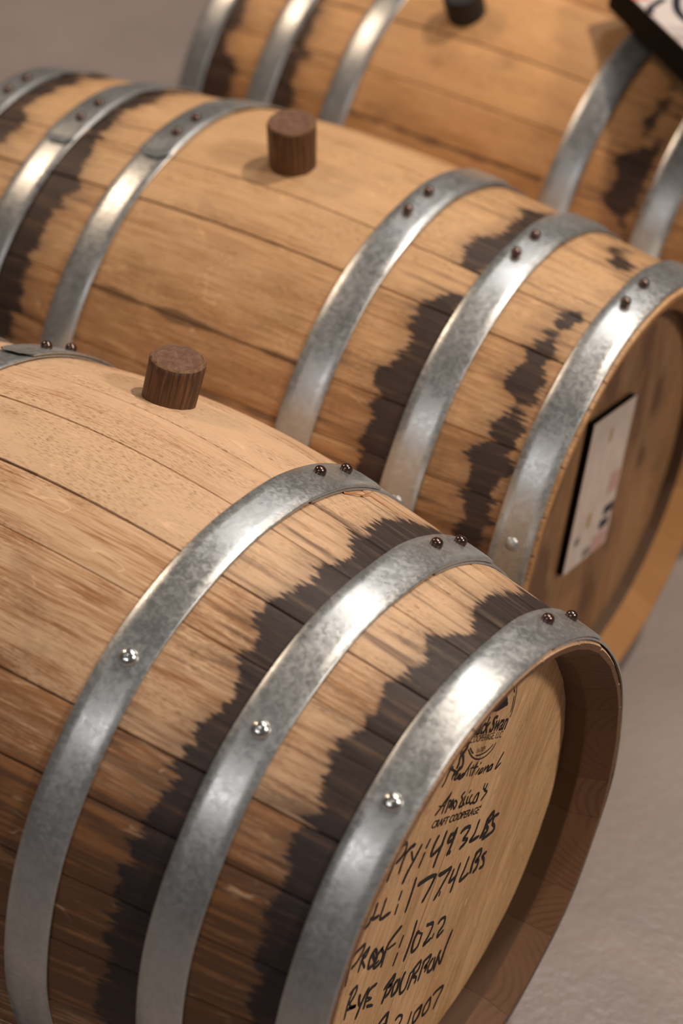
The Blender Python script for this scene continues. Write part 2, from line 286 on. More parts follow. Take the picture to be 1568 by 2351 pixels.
BUNG, t = material('dark_walnut')
ob = t.uv()
g = t.noise(t.scale(ob, (420, 22, 1)), 1, 4, 0.6)
g2 = t.noise(t.scale(ob, (110, 26, 1), (3, 3, 0)), 1, 3)
crack = t.noise(t.scale(ob, (260, 9, 1), (7, 1, 0)), 1, 2, 0.5, 0.3)
bc = t.mix(t.ramp(g, 0.3, 0.7), (0.050, 0.020, 0.009, 1), (0.20, 0.085, 0.033, 1))
bc = t.mix(t.math('MULTIPLY', t.ramp(g2, 0.5, 0.7), 0.55), bc, (0.045, 0.019, 0.009, 1))
bc = t.mix(t.ramp(crack, 0.62, 0.67), bc, (0.016, 0.008, 0.005, 1))
t.set(Base_Color=bc, Roughness=0.5)
t.bump(t.math('SUBTRACT', g, t.ramp(crack, 0.60, 0.67)), 0.7, 0.0014)
BUNG_TOP, t = material('walnut_end_grain')
ob = t.uv()
g = t.noise(ob, 160, 4, 0.65)
edge = t.attr('rim')
bc = t.mix(t.ramp(g, 0.35, 0.65), (0.125, 0.058, 0.034, 1), (0.20, 0.105, 0.062, 1))
bc = t.mix(t.math('MULTIPLY', t.ramp(t.math('ADD', edge, t.math('MULTIPLY', t.math('SUBTRACT', g, 0.5), 1.6)), 0.75, 1.15), 0.7), bc, (0.30, 0.17, 0.075, 1))
t.set(Base_Color=bc, Roughness=0.7)
t.bump(g, 0.6, 0.0015)
SPLINTER, _ = plain('raw_splinter', (0.42, 0.17, 0.06, 1), 0.6)

CONCRETE, t = material('sealed_concrete')
ob = t.obj()
big = t.noise(ob, 2.2, 4, 0.6)
mid = t.noise(ob, 22, 4, 0.6)
grain = t.noise(ob, 190, 3, 0.6)
lump = t.noise(ob, 85, 2, 0.5)
cc = t.mix(t.ramp(big, 0.3, 0.7), (0.265, 0.222, 0.207, 1), (0.335, 0.282, 0.262, 1))
cc = t.mix(t.math('MULTIPLY', t.ramp(mid, 0.45, 0.75), 0.28), cc, (0.225, 0.186, 0.172, 1))
cc = t.mix(t.math('MULTIPLY', t.ramp(grain, 0.6, 0.8), 0.22), cc, (0.46, 0.40, 0.375, 1))
t.set(Base_Color=cc, Roughness=t.ramp(mid, 0.3, 0.7, 0.34, 0.50))
t.bump(t.math('ADD', lump, t.math('MULTIPLY', grain, 0.3)), 0.5, 0.0022)

# ------------------------------------------------------------------ mesh helpers


def link(name, verts, faces, mats, parent=None, uvs=None, attrs=None, fmat=None, smooth=True, sharp=None, label=None):
    me = bpy.data.meshes.new(name)
    me.from_pydata(verts, [], faces)
    for m in mats:
        me.materials.append(m)
    if uvs is not None:
        lay = me.uv_layers.new(name='UVMap')
        flat = []
        if callable(uvs):
            for p in me.polygons:
                for vi in p.vertices:
                    flat.extend(uvs(p.index, vi))
        else:
            for lp in me.loops:
                flat.extend(uvs[lp.vertex_index])
        lay.data.foreach_set('uv', flat)
    for an, vals in (attrs or {}).items():
        a = me.attributes.new(an, 'FLOAT', 'POINT')
        a.data.foreach_set('value', vals)
    if fmat is not None:
        me.polygons.foreach_set('material_index', fmat)
    if smooth:
        me.polygons.foreach_set('use_smooth', [True] * len(me.polygons))
        me.set_sharp_from_angle(angle=radians(sharp or 40))
    me.update()
    o = bpy.data.objects.new(name, me)
    COL.objects.link(o)
    if parent:
        o.parent = parent
        if parent.name.startswith('barrel'):
            o.location.z = LIFT[0]
    if label:
        o['label'] = label
    return o


LIFT = [0.0]


def thing(name, label, cat, loc, rz=0.0, group=None):
    o = bpy.data.objects.new(name, None)
    COL.objects.link(o)
    o.empty_display_size = 0.1
    o.location = loc
    o.rotation_euler = (0, 0, rz)
    o['label'] = label
    o['category'] = cat
    if group:
        o['group'] = group
    return o


def interp(tab, x):
    if x <= tab[0][0]:
        return tab[0][1]
    for (x0, y0), (x1, y1) in zip(tab, tab[1:]):
        if x <= x1:
            return y0 + (y1 - y0) * (x - x0) / max(1e-6, x1 - x0)
    return tab[-1][1]


# ------------------------------------------------------------------ floor
fv = [(-6, -5, 0), (6, -5, 0), (6, 8, 0), (-6, 8, 0), (-6, -5, -0.1), (6, -5, -0.1), (6, 8, -0.1), (-6, 8, -0.1)]
fl = link('floor', fv, [(0, 1, 2, 3), (7, 6, 5, 4), (0, 4, 5, 1), (1, 5, 6, 2), (2, 6, 7, 3), (3, 7, 4, 0)], [CONCRETE], smooth=False)
fl['kind'] = 'structure'

WALLP, _ = plain('wall_paint', (0.34, 0.31, 0.29, 1), 0.8)
for nm, lo, hi in (('wall_back', (-6, 6, 0), (6, 6.12, 3.4)), ('wall_left', (-6.12, -5, 0), (-6, 6.12, 3.4))):
    x0, y0, z0 = lo
    x1, y1, z1 = hi
    w_ = link(nm, [(x0, y0, z0), (x1, y0, z0), (x1, y1, z0), (x0, y1, z0), (x0, y0, z1), (x1, y0, z1), (x1, y1, z1), (x0, y1, z1)],
              [(3, 2, 1, 0), (4, 5, 6, 7), (0, 1, 5, 4), (1, 2, 6, 5), (2, 3, 7, 6), (3, 0, 4, 7)], [WALLP], smooth=False)
    w_['kind'] = 'structure'

# ------------------------------------------------------------------ barrels


class Barrel:
    def __init__(s, key, R0, R1, Lh, a, s1, s2, s3, w, rh, hd):
        s.key, s.R0, s.R1, s.Lh, s.a = key, R0, R1, Lh, a
        s.hs = (s1, s2, s3)
        s.w, s.rh, s.hd = w, rh, hd
        s.k = (R0 - R1) / (sqrt(Lh * Lh + a * a) - a)

    def r(s, x):
        return s.R0 - s.k * (sqrt(x * x + s.a * s.a) - s.a)

    def dr(s, x):
        return -s.k * x / sqrt(x * x + s.a * s.a)


def stain_fn(B, zones, blobs, seamdark):
    """signed distance (m): positive inside a stain."""
    rnd = random.Random(B.key)
    ph = [rnd.uniform(0, 6.28) for _ in range(12)]

    def f(x, th):
        best = -0.05
        for i, (tl, tr, t0, t1) in enumerate(zones):
            tt = th
            fade = 0.0
            if tt < t0:
                fade = (t0 - tt) * 0.0006
            elif tt > t1:
                fade = (tt - t1) * 0.0002
            wob = 0.004 * sin(th * 0.23 + ph[i]) + 0.003 * sin(th * 0.61 + ph[i + 4])
            if t0 <= tt <= t1:
                wob = 0
            l = interp(tl, tt) / 1000.0 + fade + wob
            r = interp(tr, tt) / 1000.0 - fade + wob
            best = max(best, min(x - l, r - x))
        for (x0, t0, rx, rt) in blobs:
            q = hypot((x - x0) / rx, (th - t0) / rt)
            best = max(best, (1 - q) * rx)
        return best

    def g(x, th):
        best = -0.05
        for (t0, xa, xb, wd) in seamdark:
            if xa < x < xb:
                e = wd * (0.6 + 0.8 * mnoise.noise((x * 40, t0, 0))) - abs(radians(th - t0)) * B.r(x)
                best = max(best, e)
        return best
    return f, g


def make_stave(B, parent, t0, t1, tone, mats, sf, smf, rnd):
    xs = []
    n = 150
    for i in range(n + 1):
        xs.append(-B.Lh + 2 * B.Lh * i / n)
    for e in (0.0015, 0.004, 0.0195, 0.0205, B.hd + 0.012):
        for sg in (-1, 1):
            xs.append(sg * (B.Lh - e))
    xs = sorted(set(round(x, 5) for x in xs))
    mid = (t0 + t1) / 2
    wid = t1 - t0
    nv = 9
    lift = rnd.uniform(-0.0005, 0.0005)
    warp = rnd.uniform(-1, 1)
    verts, uv1, stain, smear, seam = [], [], [], [], []
    # outer cross-section: angles with a tiny gap and eased edges
    gap = 0.035
    us = [0.0, 0.012, 0.05, 0.2, 0.4, 0.6, 0.8, 0.95, 0.988, 1.0]
    nv = len(us)
    joff = rnd.uniform(0, 50)
    vo = rnd.uniform(0, 40)
    for x in xs:
        ro = B.r(x) + lift + 0.0003 * warp * sin(x * 9)
        e = B.Lh - abs(x)
        if e < 0.001:
            ro -= 0.0018
        elif e < 0.003:
            ro -= 0.0006
        if e < 0.001:
            ri = B.R1 - 0.0055
        elif e < 0.0198:
            ri = B.R1 - 0.0055 - (B.R1 - 0.0055 - (B.rh - 0.0005)) * (e / 0.0198)
        elif e < B.hd + 0.005:
            ri = B.rh - 0.0005
        else:
            ri = min(B.rh + 0.006, B.r(x) - 0.018) if e < B.hd + 0.02 else B.r(x) - 0.022
        for k, u in enumerate(us):
            th = t0 + gap + (wid - 2 * gap) * u
            rr = ro
            if k in (0, nv - 1):
                rr -= 0.0013
            elif k in (1, nv - 2):
                rr -= 0.0003
            a = radians(th)
            verts.append((x, rr * cos(a), rr * sin(a)))
            uv1.append((x + joff, vo + radians(th - mid) * ro))
            tw = th % 360 if th % 360 < 270 else th % 360 - 360
            stain.append(sf[0](x, tw))
            seam.append(sf[1](x, tw))
            smear.append(smf(x, th))
        for k, u in enumerate((1.0, 0.5, 0.0)):
            th = t0 + gap + (wid - 2 * gap) * u
            a = radians(th)
            verts.append((x, ri * cos(a), ri * sin(a)))
            uv1.append((x + joff, vo + radians(th - mid) * ri))
            stain.append(-0.05)
            seam.append(-0.05)
            smear.append(0.0)
    m = nv + 3
    faces, fm = [], []
    for i in range(len(xs) - 1):
        for k in range(m):
            k2 = (k + 1) % m
            faces.append((i * m + k, i * m + k2, (i + 1) * m + k2, (i + 1) * m + k))
            e = B.Lh - max(abs(xs[i]), abs(xs[i + 1])) if xs[i] * xs[i + 1] > 0 else 1
            e = B.Lh - abs(0.5 * (xs[i] + xs[i + 1]))
            if k < nv - 1:
                fm.append(0)
            elif nv <= k < m - 1:
                fm.append(1 if e < 0.0197 else 2)
            else:
                fm.append(2)
    L = len(xs) - 1
    faces.append(tuple(range(m - 1, -1, -1)))
    fm.append(1)
    faces.append(tuple(L * m + k for k in range(m)))
    fm.append(1)
    # pith position for the end-grain rings
    am = radians(mid)
    pr = rnd.choice((-1, 1)) * rnd.uniform(0.03, 0.10)
    pt = rnd.uniform(-0.06, 0.06)
    rc = B.R1 - 0.012

    def uvf(pi_, vi):
        if fm[pi_] == 1:
            x, y, z = verts[vi]
            rad = y * cos(am) + z * sin(am) - rc
            tan = -y * sin(am) + z * cos(am)
            return (rad - pr, tan - pt)
        return uv1[vi]
    return link('stave', verts, faces, mats, parent, uvf, {'tone': [tone] * len(verts), 'stain': stain, 'smear': smear, 'seam': seam}, fm, sharp=35)


def make_hoop(B, parent, xc, lap_at, lap_sign, rivets, nails, label=None):
    """A strip wound once round with its ends lapped. lap_at: angle of the outer end; lap_sign: +1 when the outer end points to growing angle."""
    w = B.w
    n = 150
    lap = 26.0
    tk = 0.0019
    prof = [(-w / 2, 0.0002), (-w / 2, tk - 0.0005), (-w / 2 + 0.0006, tk), (-w / 4, tk + 0.0002), (0, tk + 0.0003), (w / 4, tk + 0.0002), (w / 2 - 0.0006, tk), (w / 2, tk - 0.0005), (w / 2, 0.0002)]
    m = len(prof)
    verts, faces = [], []
    ph = xc * 50
    tot = 360.0 + lap
    for i in range(n + 1):
        f = i / n
        # walk from the inner end to the outer end; the outer end is at lap_at
        th = lap_at - lap_sign * tot * (1 - f)
        a = radians(th)
        up = 0.0
        back = tot * (1 - f)            # degrees back from the outer end
        if back < lap:
            up = 0.0022
        elif back < lap + 9:
            up = 0.0022 * (1 - (back - lap) / 9)
        cut = 0.0
        for (dx, h) in prof:
            x = xc + dx
            if i == n and abs(dx) > w / 4 + 0.001:
                a2 = radians(th - lap_sign * 1.6)
            else:
                a2 = a
            wv = 0.0004 * sin(a2 * 11 + ph) + 0.0003 * sin(a2 * 5 + 1)
            r = B.r(x) + 0.0008 + h + up + wv * 0.5
            verts.append((x + wv * 0.8, r * cos(a2), r * sin(a2)))
    for i in range(n):
        for k in range(m):
            k2 = (k + 1) % m
            q = (i * m + k, i * m + k2, (i + 1) * m + k2, (i + 1) * m + k)
            faces.append(q[::-1] if lap_sign > 0 else q)
    faces.append(tuple(range(m - 1, -1, -1)) if lap_sign > 0 else tuple(range(m)))
    faces.append(tuple(n * m + k for k in range(m)) if lap_sign > 0 else tuple(n * m + k for k in range(m - 1, -1, -1)))
    h = link('hoop', verts, faces, [ZINC], parent, sharp=50, label=label)
    for th in rivets:
        place_head(h, B, xc - 0.004 * (1 if xc > 0 else -1), th, 0.0008 + tk + 0.0022, RIVET_ME, 'rivet')
    for th in nails:
        place_head(h, B, xc, th, 0.0008 + tk, NAIL_ME if B.key == 'A' else DULL_NAIL_ME, 'nail')
    return h


def lathe_mesh(name, prof, mat, n=20):
    verts, faces = [], []
    for (r, z) in prof:
        for k in range(n):
            a = 2 * pi * k / n
            verts.append((r * cos(a), r * sin(a), z))
    for i in range(len(prof) - 1):
        for k in range(n):
            faces.append((i * n + k, i * n + (k + 1) % n, (i + 1) * n + (k + 1) % n, (i + 1) * n + k))
    faces.append(tuple((len(prof) - 1) * n + k for k in range(n)))
    me = bpy.data.meshes.new(name)
    me.from_pydata(verts, [], faces)
    me.materials.append(mat)
    me.polygons.foreach_set('use_smooth', [True] * len(me.polygons))
    me.set_sharp_from_angle(angle=radians(45))
    return me


RIVET_ME = lathe_mesh('rivet', [(0.0040, -0.003), (0.0042, 0.0006), (0.0044, 0.0020), (0.0041, 0.0034), (0.0033, 0.0046), (0.0020, 0.0054), (0.0006, 0.0057)], BRONZE)
NAIL_ME = lathe_mesh('nail', [(0.0063, -0.002), (0.0063, 0.0006), (0.0059, 0.0020), (0.0048, 0.0034), (0.0032, 0.0043), (0.0018, 0.0045), (0.0013, 0.0030), (0.0004, 0.0028)], CHROME)
DULL_NAIL_ME = lathe_mesh('nail', [(0.0056, -0.002), (0.0056, 0.0006), (0.0050, 0.0018), (0.0038, 0.0028), (0.0020, 0.0034), (0.0004, 0.0036)], ZINC)


def place_head(parent, B, x, th, off, me, name):
    a = radians(th)
    d = B.dr(x)
    nrm = Vector((-d, cos(a), sin(a))).normalized()
    r = B.r(x)
    o = bpy.data.objects.new(name, me)
    COL.objects.link(o)
    o.parent = parent
    o.location = Vector((x, r * cos(a), r * sin(a))) + nrm * off
    o.rotation_euler = nrm.to_track_quat('Z', 'Y').to_euler()
    return o


def make_head(B, parent, sign, rot, mat, blobs, rnd):
    """Head boards; rot: clockwise tilt of the boards' upright seen from outside (deg)."""
    R = B.rh + 0.0025
    x = sign * (B.Lh - B.hd)
    cuts = [-R]
    while cuts[-1] < R - 0.075:
        cuts.append(cuts[-1] + rnd.uniform(0.045, 0.070))
    cuts.append(R)
    c, s = cos(radians(rot)), sin(radians(rot))
    for j in range(len(cuts) - 1):
        a, b = cuts[j] + 0.00015, cuts[j + 1] - 0.00015
        nu, nvv = 8, 60
        verts, uv, stain = [], [], []
        lift = rnd.uniform(-0.00025, 0.0)
        off = rnd.uniform(0, 30)
        for i in range(nu + 1):
            u = a + (b - a) * i / nu
            uc = max(-R * 0.9995, min(R * 0.9995, u))
            h = sqrt(R * R - uc * uc)
            edge = 0.0004 if i in (0, nu) else 0.0
            for k in range(nvv + 1):
                v = -h + 2 * h * k / nvv
                y, z = u * c + v * s, -u * s + v * c
                verts.append((x + sign * (lift - edge), sign * y, z))
                uv.append((v + off, u + off))
                d = -0.05
                for (y0, z0, ru, rv) in blobs:
                    du, dv = (y - y0) * c - (z - z0) * s, (y - y0) * s + (z - z0) * c
                    q = hypot(du / ru, dv / rv)
                    d = max(d, (1 - q) * ru)
                stain.append(d)
        n1 = len(verts)
        faces = []
        q = nvv + 1
        for i in range(nu):
            for k in range(nvv):
                f = (i * q + k, (i + 1) * q + k, (i + 1) * q + k + 1, i * q + k + 1)
                faces.append(f)
        # back and edges
        rim = [i * q for i in range(nu + 1)] + [nu * q + k for k in range(1, q)] + [i * q + nvv for i in range(nu - 1, -1, -1)] + [k for k in range(nvv - 1, 0, -1)]
        for vi in rim:
            vx, vy, vz = verts[vi]
            verts.append((vx - sign * 0.018, vy, vz))
            uv.append(uv[vi])
            stain.append(-0.05)
        nr = len(rim)
        for i in range(nr):
            faces.append((rim[(i + 1) % nr], rim[i], n1 + i, n1 + (i + 1) % nr))
        faces.append(tuple(n1 + i for i in range(nr - 1, -1, -1)))
        link('head_board', verts, faces, [mat], parent, uv, {'tone': [rnd.uniform(-0.3, 0.3)] * len(verts), 'stain': stain, 'smear': [0.0] * len(verts), 'seam': [-0.05] * len(verts)}, smooth=False)


def make_bung(B, parent, x, th, rad, height, mats, tilt, name='bung', label=None, seed=1, ragged=1.0):
    rnd = random.Random(seed)
    n = 40
    a = radians(th)
    nrm = Vector((0, cos(a), sin(a)))
    base = Vector((x, B.r(x) * cos(a), B.r(x) * sin(a)))
    tang = Vector((0, sin(a), -cos(a)))
    ex = Vector((1, 0, 0))
    zs = [-0.018, -0.004, 0.0, 0.006, 0.012, 0.02, 0.8 * height, 0.95 * height, height]
    verts, uv, faces, fm, rim = [], [], [], [], []
    for j, z in enumerate(zs):
        for k in range(n):
            ph = 2 * pi * k / n
            r = rad * (1.0 + 0.03 * z / height) + 0.0004 * mnoise.noise((cos(ph) * 4, sin(ph) * 4, z * 30 + seed)) + 0.0005 * mnoise.noise((cos(ph) * 12, sin(ph) * 12, seed))
            zz = z
            if j == len(zs) - 1:
                r -= 0.0012
            if z > 0.03 * 0 + 0.7 * height:
                zz += tilt[0] * cos(ph) + tilt[1] * sin(ph)
                if j == len(zs) - 1:
                    zz += ragged * 0.0009 * mnoise.noise((cos(ph) * 5, sin(ph) * 5, 7.0 + seed))
            p = base + nrm * zz + ex * (r * cos(ph)) + tang * (r * sin(ph))
            verts.append(tuple(p))
            uv.append((ph * rad, z))
            rim.append(1.0)
    m = len(zs)
    for j in range(m - 1):
        for k in range(n):
            faces.append((j * n + k, j * n + (k + 1) % n, (j + 1) * n + (k + 1) % n, (j + 1) * n + k))
            fm.append(0 if j < m - 2 else (1 if ragged else 0))
    prev = (m - 1) * n
    for q, sc in enumerate((0.88, 0.72, 0.5, 0.25)):
        for k in range(n):
            ph = 2 * pi * k / n
            r = (rad - 0.0012) * sc
            zz = height + (tilt[0] * cos(ph) + tilt[1] * sin(ph)) * sc + ragged * (0.0010 * mnoise.noise((r * cos(ph) * 150, r * sin(ph) * 150, seed)) - 0.0004)
            verts.append(tuple(base + nrm * zz + ex * (r * cos(ph)) + tang * (r * sin(ph))))
            uv.append((r * cos(ph), r * sin(ph)))
            rim.append(max(0.0, (sc - 0.4) / 0.6))
        cur = len(verts) - n
        for k in range(n):
            faces.append((prev + k, prev + (k + 1) % n, cur + (k + 1) % n, cur + k))
            fm.append(1)
        prev = cur
    faces.append(tuple(prev + k for k in range(n)))
    fm.append(1)
    faces.append(tuple(range(n - 1, -1, -1)))
    fm.append(0)
    return link(name, verts, faces, mats, parent, uv, {'rim': rim}, fm, sharp=50, label=label)


def full_seams(vis, rnd):
    out = sorted(vis)
    t = out[-1]
    end = out[0] + 360
    while end - t > 21:
        t += rnd.uniform(12, 18)
        out.append(t)
    if end - t < 6:
        out.pop()
    return out
R_ = random.Random(7)

SB32L = [(70, 190), (75.4, 178), (86.8, 188), (92.5, 187), (100.8, 172), (106.2, 174), (106.6, 206), (111.5, 206), (113, 190), (116, 178), (118.2, 171), (122.1, 167), (124.6, 174), (129.4, 179), (135.2, 172), (138.6, 169), (140.1, 173), (143.9, 169), (145.5, 178), (150, 170), (153.3, 176), (157.4, 174), (166, 178), (175, 172)]
SB21L = [(72, 296), (77.9, 296), (78.4, 268), (85.3, 267), (86.2, 300), (101.5, 300), (102.8, 284), (108.4, 274), (113.4, 267), (117.4, 269), (125.1, 262), (128.8, 269), (131.4, 273), (135.1, 264), (139.4, 263), (140.2, 275), (145, 258), (148.6, 262), (154.1, 265), (157.7, 267), (163.9, 268), (172, 262)]
SBM = [(85.6, -181), (93.8, -185), (99.6, -185), (110.4, -177), (115.7, -170), (118.9, -168), (124.5, -168), (135.2, -173), (142.9, -170), (151.5, -168), (157.2, -169), (170, -175)]
SBM2 = [(85, -272), (95, -279), (104, -285), (104.5, -266), (112, -268), (120, -276), (131, -270), (143, -280), (155, -272), (170, -276)]
K = lambda v: [(0, v)]

SPEC = {
    'A': dict(geo=(0.23500, 0.18838, 0.32654, exp(-2.0544), 0.31111, 0.22213, 0.12880, 0.03039, 0.17158, 0.03580), loc=(-0.05479, 0.00000, 0.0), rz=0.00000,
              seams=[-88, -69, -48, -36.6, -17.8, -7.6, 15, 24, 46, 60, 77, 88.8, 102.5, 113.2, 132.8, 144.5, 158, 170, 184],
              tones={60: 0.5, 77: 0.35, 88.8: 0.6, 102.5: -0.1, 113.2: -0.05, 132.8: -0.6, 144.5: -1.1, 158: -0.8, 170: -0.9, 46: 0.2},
              zones=[(DATA['SA32'], K(216), 63, 175), (DATA['SA21'], K(306), 50, 172), (K(-306), SBM2, 85, 170), (K(-216), SBM, 85, 170)],
              blobs=[], dark=[(102.6, -0.06, 0.0, 0.0012), (133.0, -0.1, 0.11, 0.0002), (144.5, -0.1, 0.2, 0.0015), (128.3, 0.14, 0.19, 0.0012)],
              lap=(51.5, -1, 73.0, 1), riv={3: (68.6, 59.6), 2: (66.8, 57.0), 1: (66.5, 54.6), -3: (65.0, 57.5), -2: (65, 57), -1: (65, 57)}, nail=(122.6, 2)),
    'B': dict(geo=(0.22845, 0.19798, 0.33281, exp(-2.0175), 0.31441, 0.21648, 0.11880, 0.03185, 0.16955, 0.03143), loc=(-0.19949, 0.46041, 0.0), rz=0.03262,
              seams=[-60, -40, -25, -8, 8, 20, 38, 54, 68, 81.8, 106, 118.6, 140.7, 152.5, 166, 180, 192],
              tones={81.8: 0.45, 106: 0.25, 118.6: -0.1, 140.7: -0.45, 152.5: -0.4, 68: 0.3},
              zones=[(SB32L, K(206), 70, 175), (SB21L, [(70, 288), (106.7, 290), (122, 287), (139.6, 292), (165, 291)], 72, 172), (K(-206), SBM, 84, 170), (K(-306), SBM2, 84, 170)],
              blobs=[(0.262, 73, 0.012, 4)], dark=[(140.5, -0.12, 0.12, 0.0040), (118.7, -0.12, 0.12, 0.0006), (106.0, -0.30, 0.30, 0.0004), (81.8, -0.1, 0.11, 0.0004), (153, 0.0, 0.11, 0.003)],
              lap=(79.5, -1, 111.5, 1), riv={3: (98.9, 90.6), 2: (97.5, 89.2), 1: (97.4, 88.4), -3: (99.3, 92.2), -2: (102, 95.1), -1: (97.4, 90.2)}, nail=(160, 2)),
    'C': dict(geo=(0.23517, 0.20208, 0.34294, exp(-2.0175), 0.32529, 0.22910, 0.13124, 0.03170, 0.16955, 0.03143), loc=(-0.22696, 0.93543, 0.0), rz=-0.02407,
              seams=[-60, -44, -28, -10, 6, 22, 40, 58, 72, 88, 102, 124, 138.3, 150.1, 163, 177, 190],
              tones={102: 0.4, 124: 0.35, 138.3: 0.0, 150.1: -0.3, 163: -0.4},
              zones=[([(131, 206), (132.5, 198), (136, 180), (138, 173), (144, 174), (149, 172), (152.5, 186), (153.5, 206), (156, 206), (160, 180), (170, 178)], [(120, 205), (149, 204.5), (170, 206)], 122, 170),
                     ([(120, 318), (130, 300), (140, 305), (160, 296)], K(312), 110, 170),
                     (K(-218), [(110, -207), (124, -205), (131, -196), (138, -200), (139, -186), (146, -196), (152, -184), (165, -178)], 110, 165),
                     (K(-316), [(110, -298), (128, -296), (136, -286), (142, -298), (150, -268), (165, -262)], 110, 165)],
              blobs=[(0.186, 131, 0.003, 8)], dark=[(138.3, -0.35, 0.35, 0.0006), (150.1, -0.12, 0.11, 0.0036), (124, -0.12, 0.12, 0.0004)],
              lap=(77, -1, 104, 1), riv={3: (62, 54), 2: (62, 54), 1: (62, 54), -3: (62, 54), -2: (62, 54), -1: (62, 54)}, nail=(-40, 2)),
}
INFO = {
    'A': ('front oak barrel with handwritten weights and proof on its round head', [OAK_A, END, INNER], HEAD_A),
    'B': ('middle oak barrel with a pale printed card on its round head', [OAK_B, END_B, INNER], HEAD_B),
    'C': ('rear oak barrel standing farthest back under the black box', [OAK_C, END_B, INNER], HEAD_B),
}


def smear_fn(key):
    def g(v, a, b):
        return max(0.0, min(1.0, (v - a) / (b - a)))

    def f(x, th):
        th = th % 360
        if key == 'A':
            s = 0.0
            if 0.14 < x < 0.31:
                s = 0.55 * g(th, 112, 128) + 0.25 * g(th, 140, 165)
                if th < 90:
                    s = max(s, 0.40 * g(90 - th, 0, 20))
                s = max(s, 0.42)
            elif x <= 0.14:
                s = 0.55 * g(th, 134, 146) + 0.25 * g(th, 146, 165)
            return s
        if key == 'B':
            s = 0.25 * g(th, 138, 146) + 0.3 * g(th, 150, 158)
            if abs(x) > 0.13:
                s = max(s, 0.38)
            return s
        s = 0.3 * g(th, 148, 154)
        if abs(x) > 0.13:
            s = max(s, 0.35)
        return s
    return f


BAR = {}
for key in 'ABC':
    sp = SPEC[key]
    B = Barrel(key, *sp['geo'])
    label, mats, hm = INFO[key]
    rnd = random.Random(ord(key))
    root = thing('barrel', label, 'barrel', sp['loc'], sp['rz'], 'oak barrels lying side by side on the floor')
    # the Empty sits on the floor under the barrel; parts are built about the barrel's axis and raised by its radius
    LIFT[0] = B.R0
    sf = stain_fn(B, sp['zones'], sp['blobs'], sp['dark'])
    smf = smear_fn(key)
    seams = full_seams(sp['seams'], rnd)
    for t0, t1 in zip(seams, seams[1:] + [seams[0] + 360]):
        tone = sp['tones'].get(t0, rnd.uniform(-0.6, 0.6))
        make_stave(B, root, t0, t1, tone, mats, sf, smf, rnd)
    for sg in (1, -1):
        for i, h in enumerate(B.hs):
            kk = (i + 1) * sg
            lap_at, ls = (sp['lap'][0], sp['lap'][1]) if sg > 0 else (sp['lap'][2], sp['lap'][3])
            riv = sp['riv'][kk]
            if sg > 0:
                lap_at = min(riv) - (8.0 if key == 'A' else 30.0)
            else:
                lap_at = max(riv) + 9.0
            nails = (sp['nail'][0], sp['nail'][0] + 120, sp['nail'][0] - 115)
            make_hoop(B, root, h * sg, lap_at, ls, riv, nails)
    hb = [] if key != 'B' else [(0.062, 0.118, 0.010, 0.024), (0.064, 0.066, 0.010, 0.034), (0.104, 0.048, 0.010, 0.022), (0.0, 0.118, 0.013, 0.035), (-0.10, -0.032, 0.016, 0.04), (-0.108, 0.045, 0.014, 0.03),
                                (0.036, -0.064, 0.010, 0.03), (-0.097, -0.080, 0.015, 0.04), (0.010, -0.115, 0.014, 0.03), (-0.09, 0.08, 0.012, 0.03), (0.086, -0.009, 0.008, 0.010)]
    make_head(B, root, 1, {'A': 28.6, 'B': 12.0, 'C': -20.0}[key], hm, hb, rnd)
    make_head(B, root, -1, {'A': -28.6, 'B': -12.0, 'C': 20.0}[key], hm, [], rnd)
    if key == 'A':
        make_bung(B, root, -0.003, 68.9, 0.0193, 0.0310, [BUNG, BUNG_TOP], (-0.0012, 0.0042), seed=3, ragged=2.4, label='dark brown wooden bung with a torn slanting top')
    elif key == 'B':
        make_bung(B, root, -0.003, 96.6, 0.0200, 0.0405, [BUNG, BUNG_TOP], (0.0003, 0.0005), seed=8, ragged=1.0, label='dark brown wooden bung standing upright')
    else:
        make_bung(B, root, -0.045, 116.5, 0.0195, 0.0300, [RUBBER, RUBBER], (0, 0), seed=5, ragged=0.0, label='black rubber bung')
    BAR[key] = (B, root)

# ------------------------------------------------------------------ writing and stamp on the front barrel's head


def smooth_line(pts, n=7):
    if len(pts) < 3:
        return [Vector(p) for p in pts]
    P = [Vector(p) for p in pts]
    P = [P[0] * 2 - P[1]] + P + [P[-1] * 2 - P[-2]]
    out = []
    for i in range(1, len(P) - 2):
        for k in range(n):
            t = k / n
            a, b, c, d = P[i - 1], P[i], P[i + 1], P[i + 2]
            out.append(0.5 * ((2 * b) + (c - a) * t + (2 * a - 5 * b + 4 * c - d) * t * t + (3 * b - a - 3 * c + d) * t ** 3))
    out.append(P[-2])
    return out


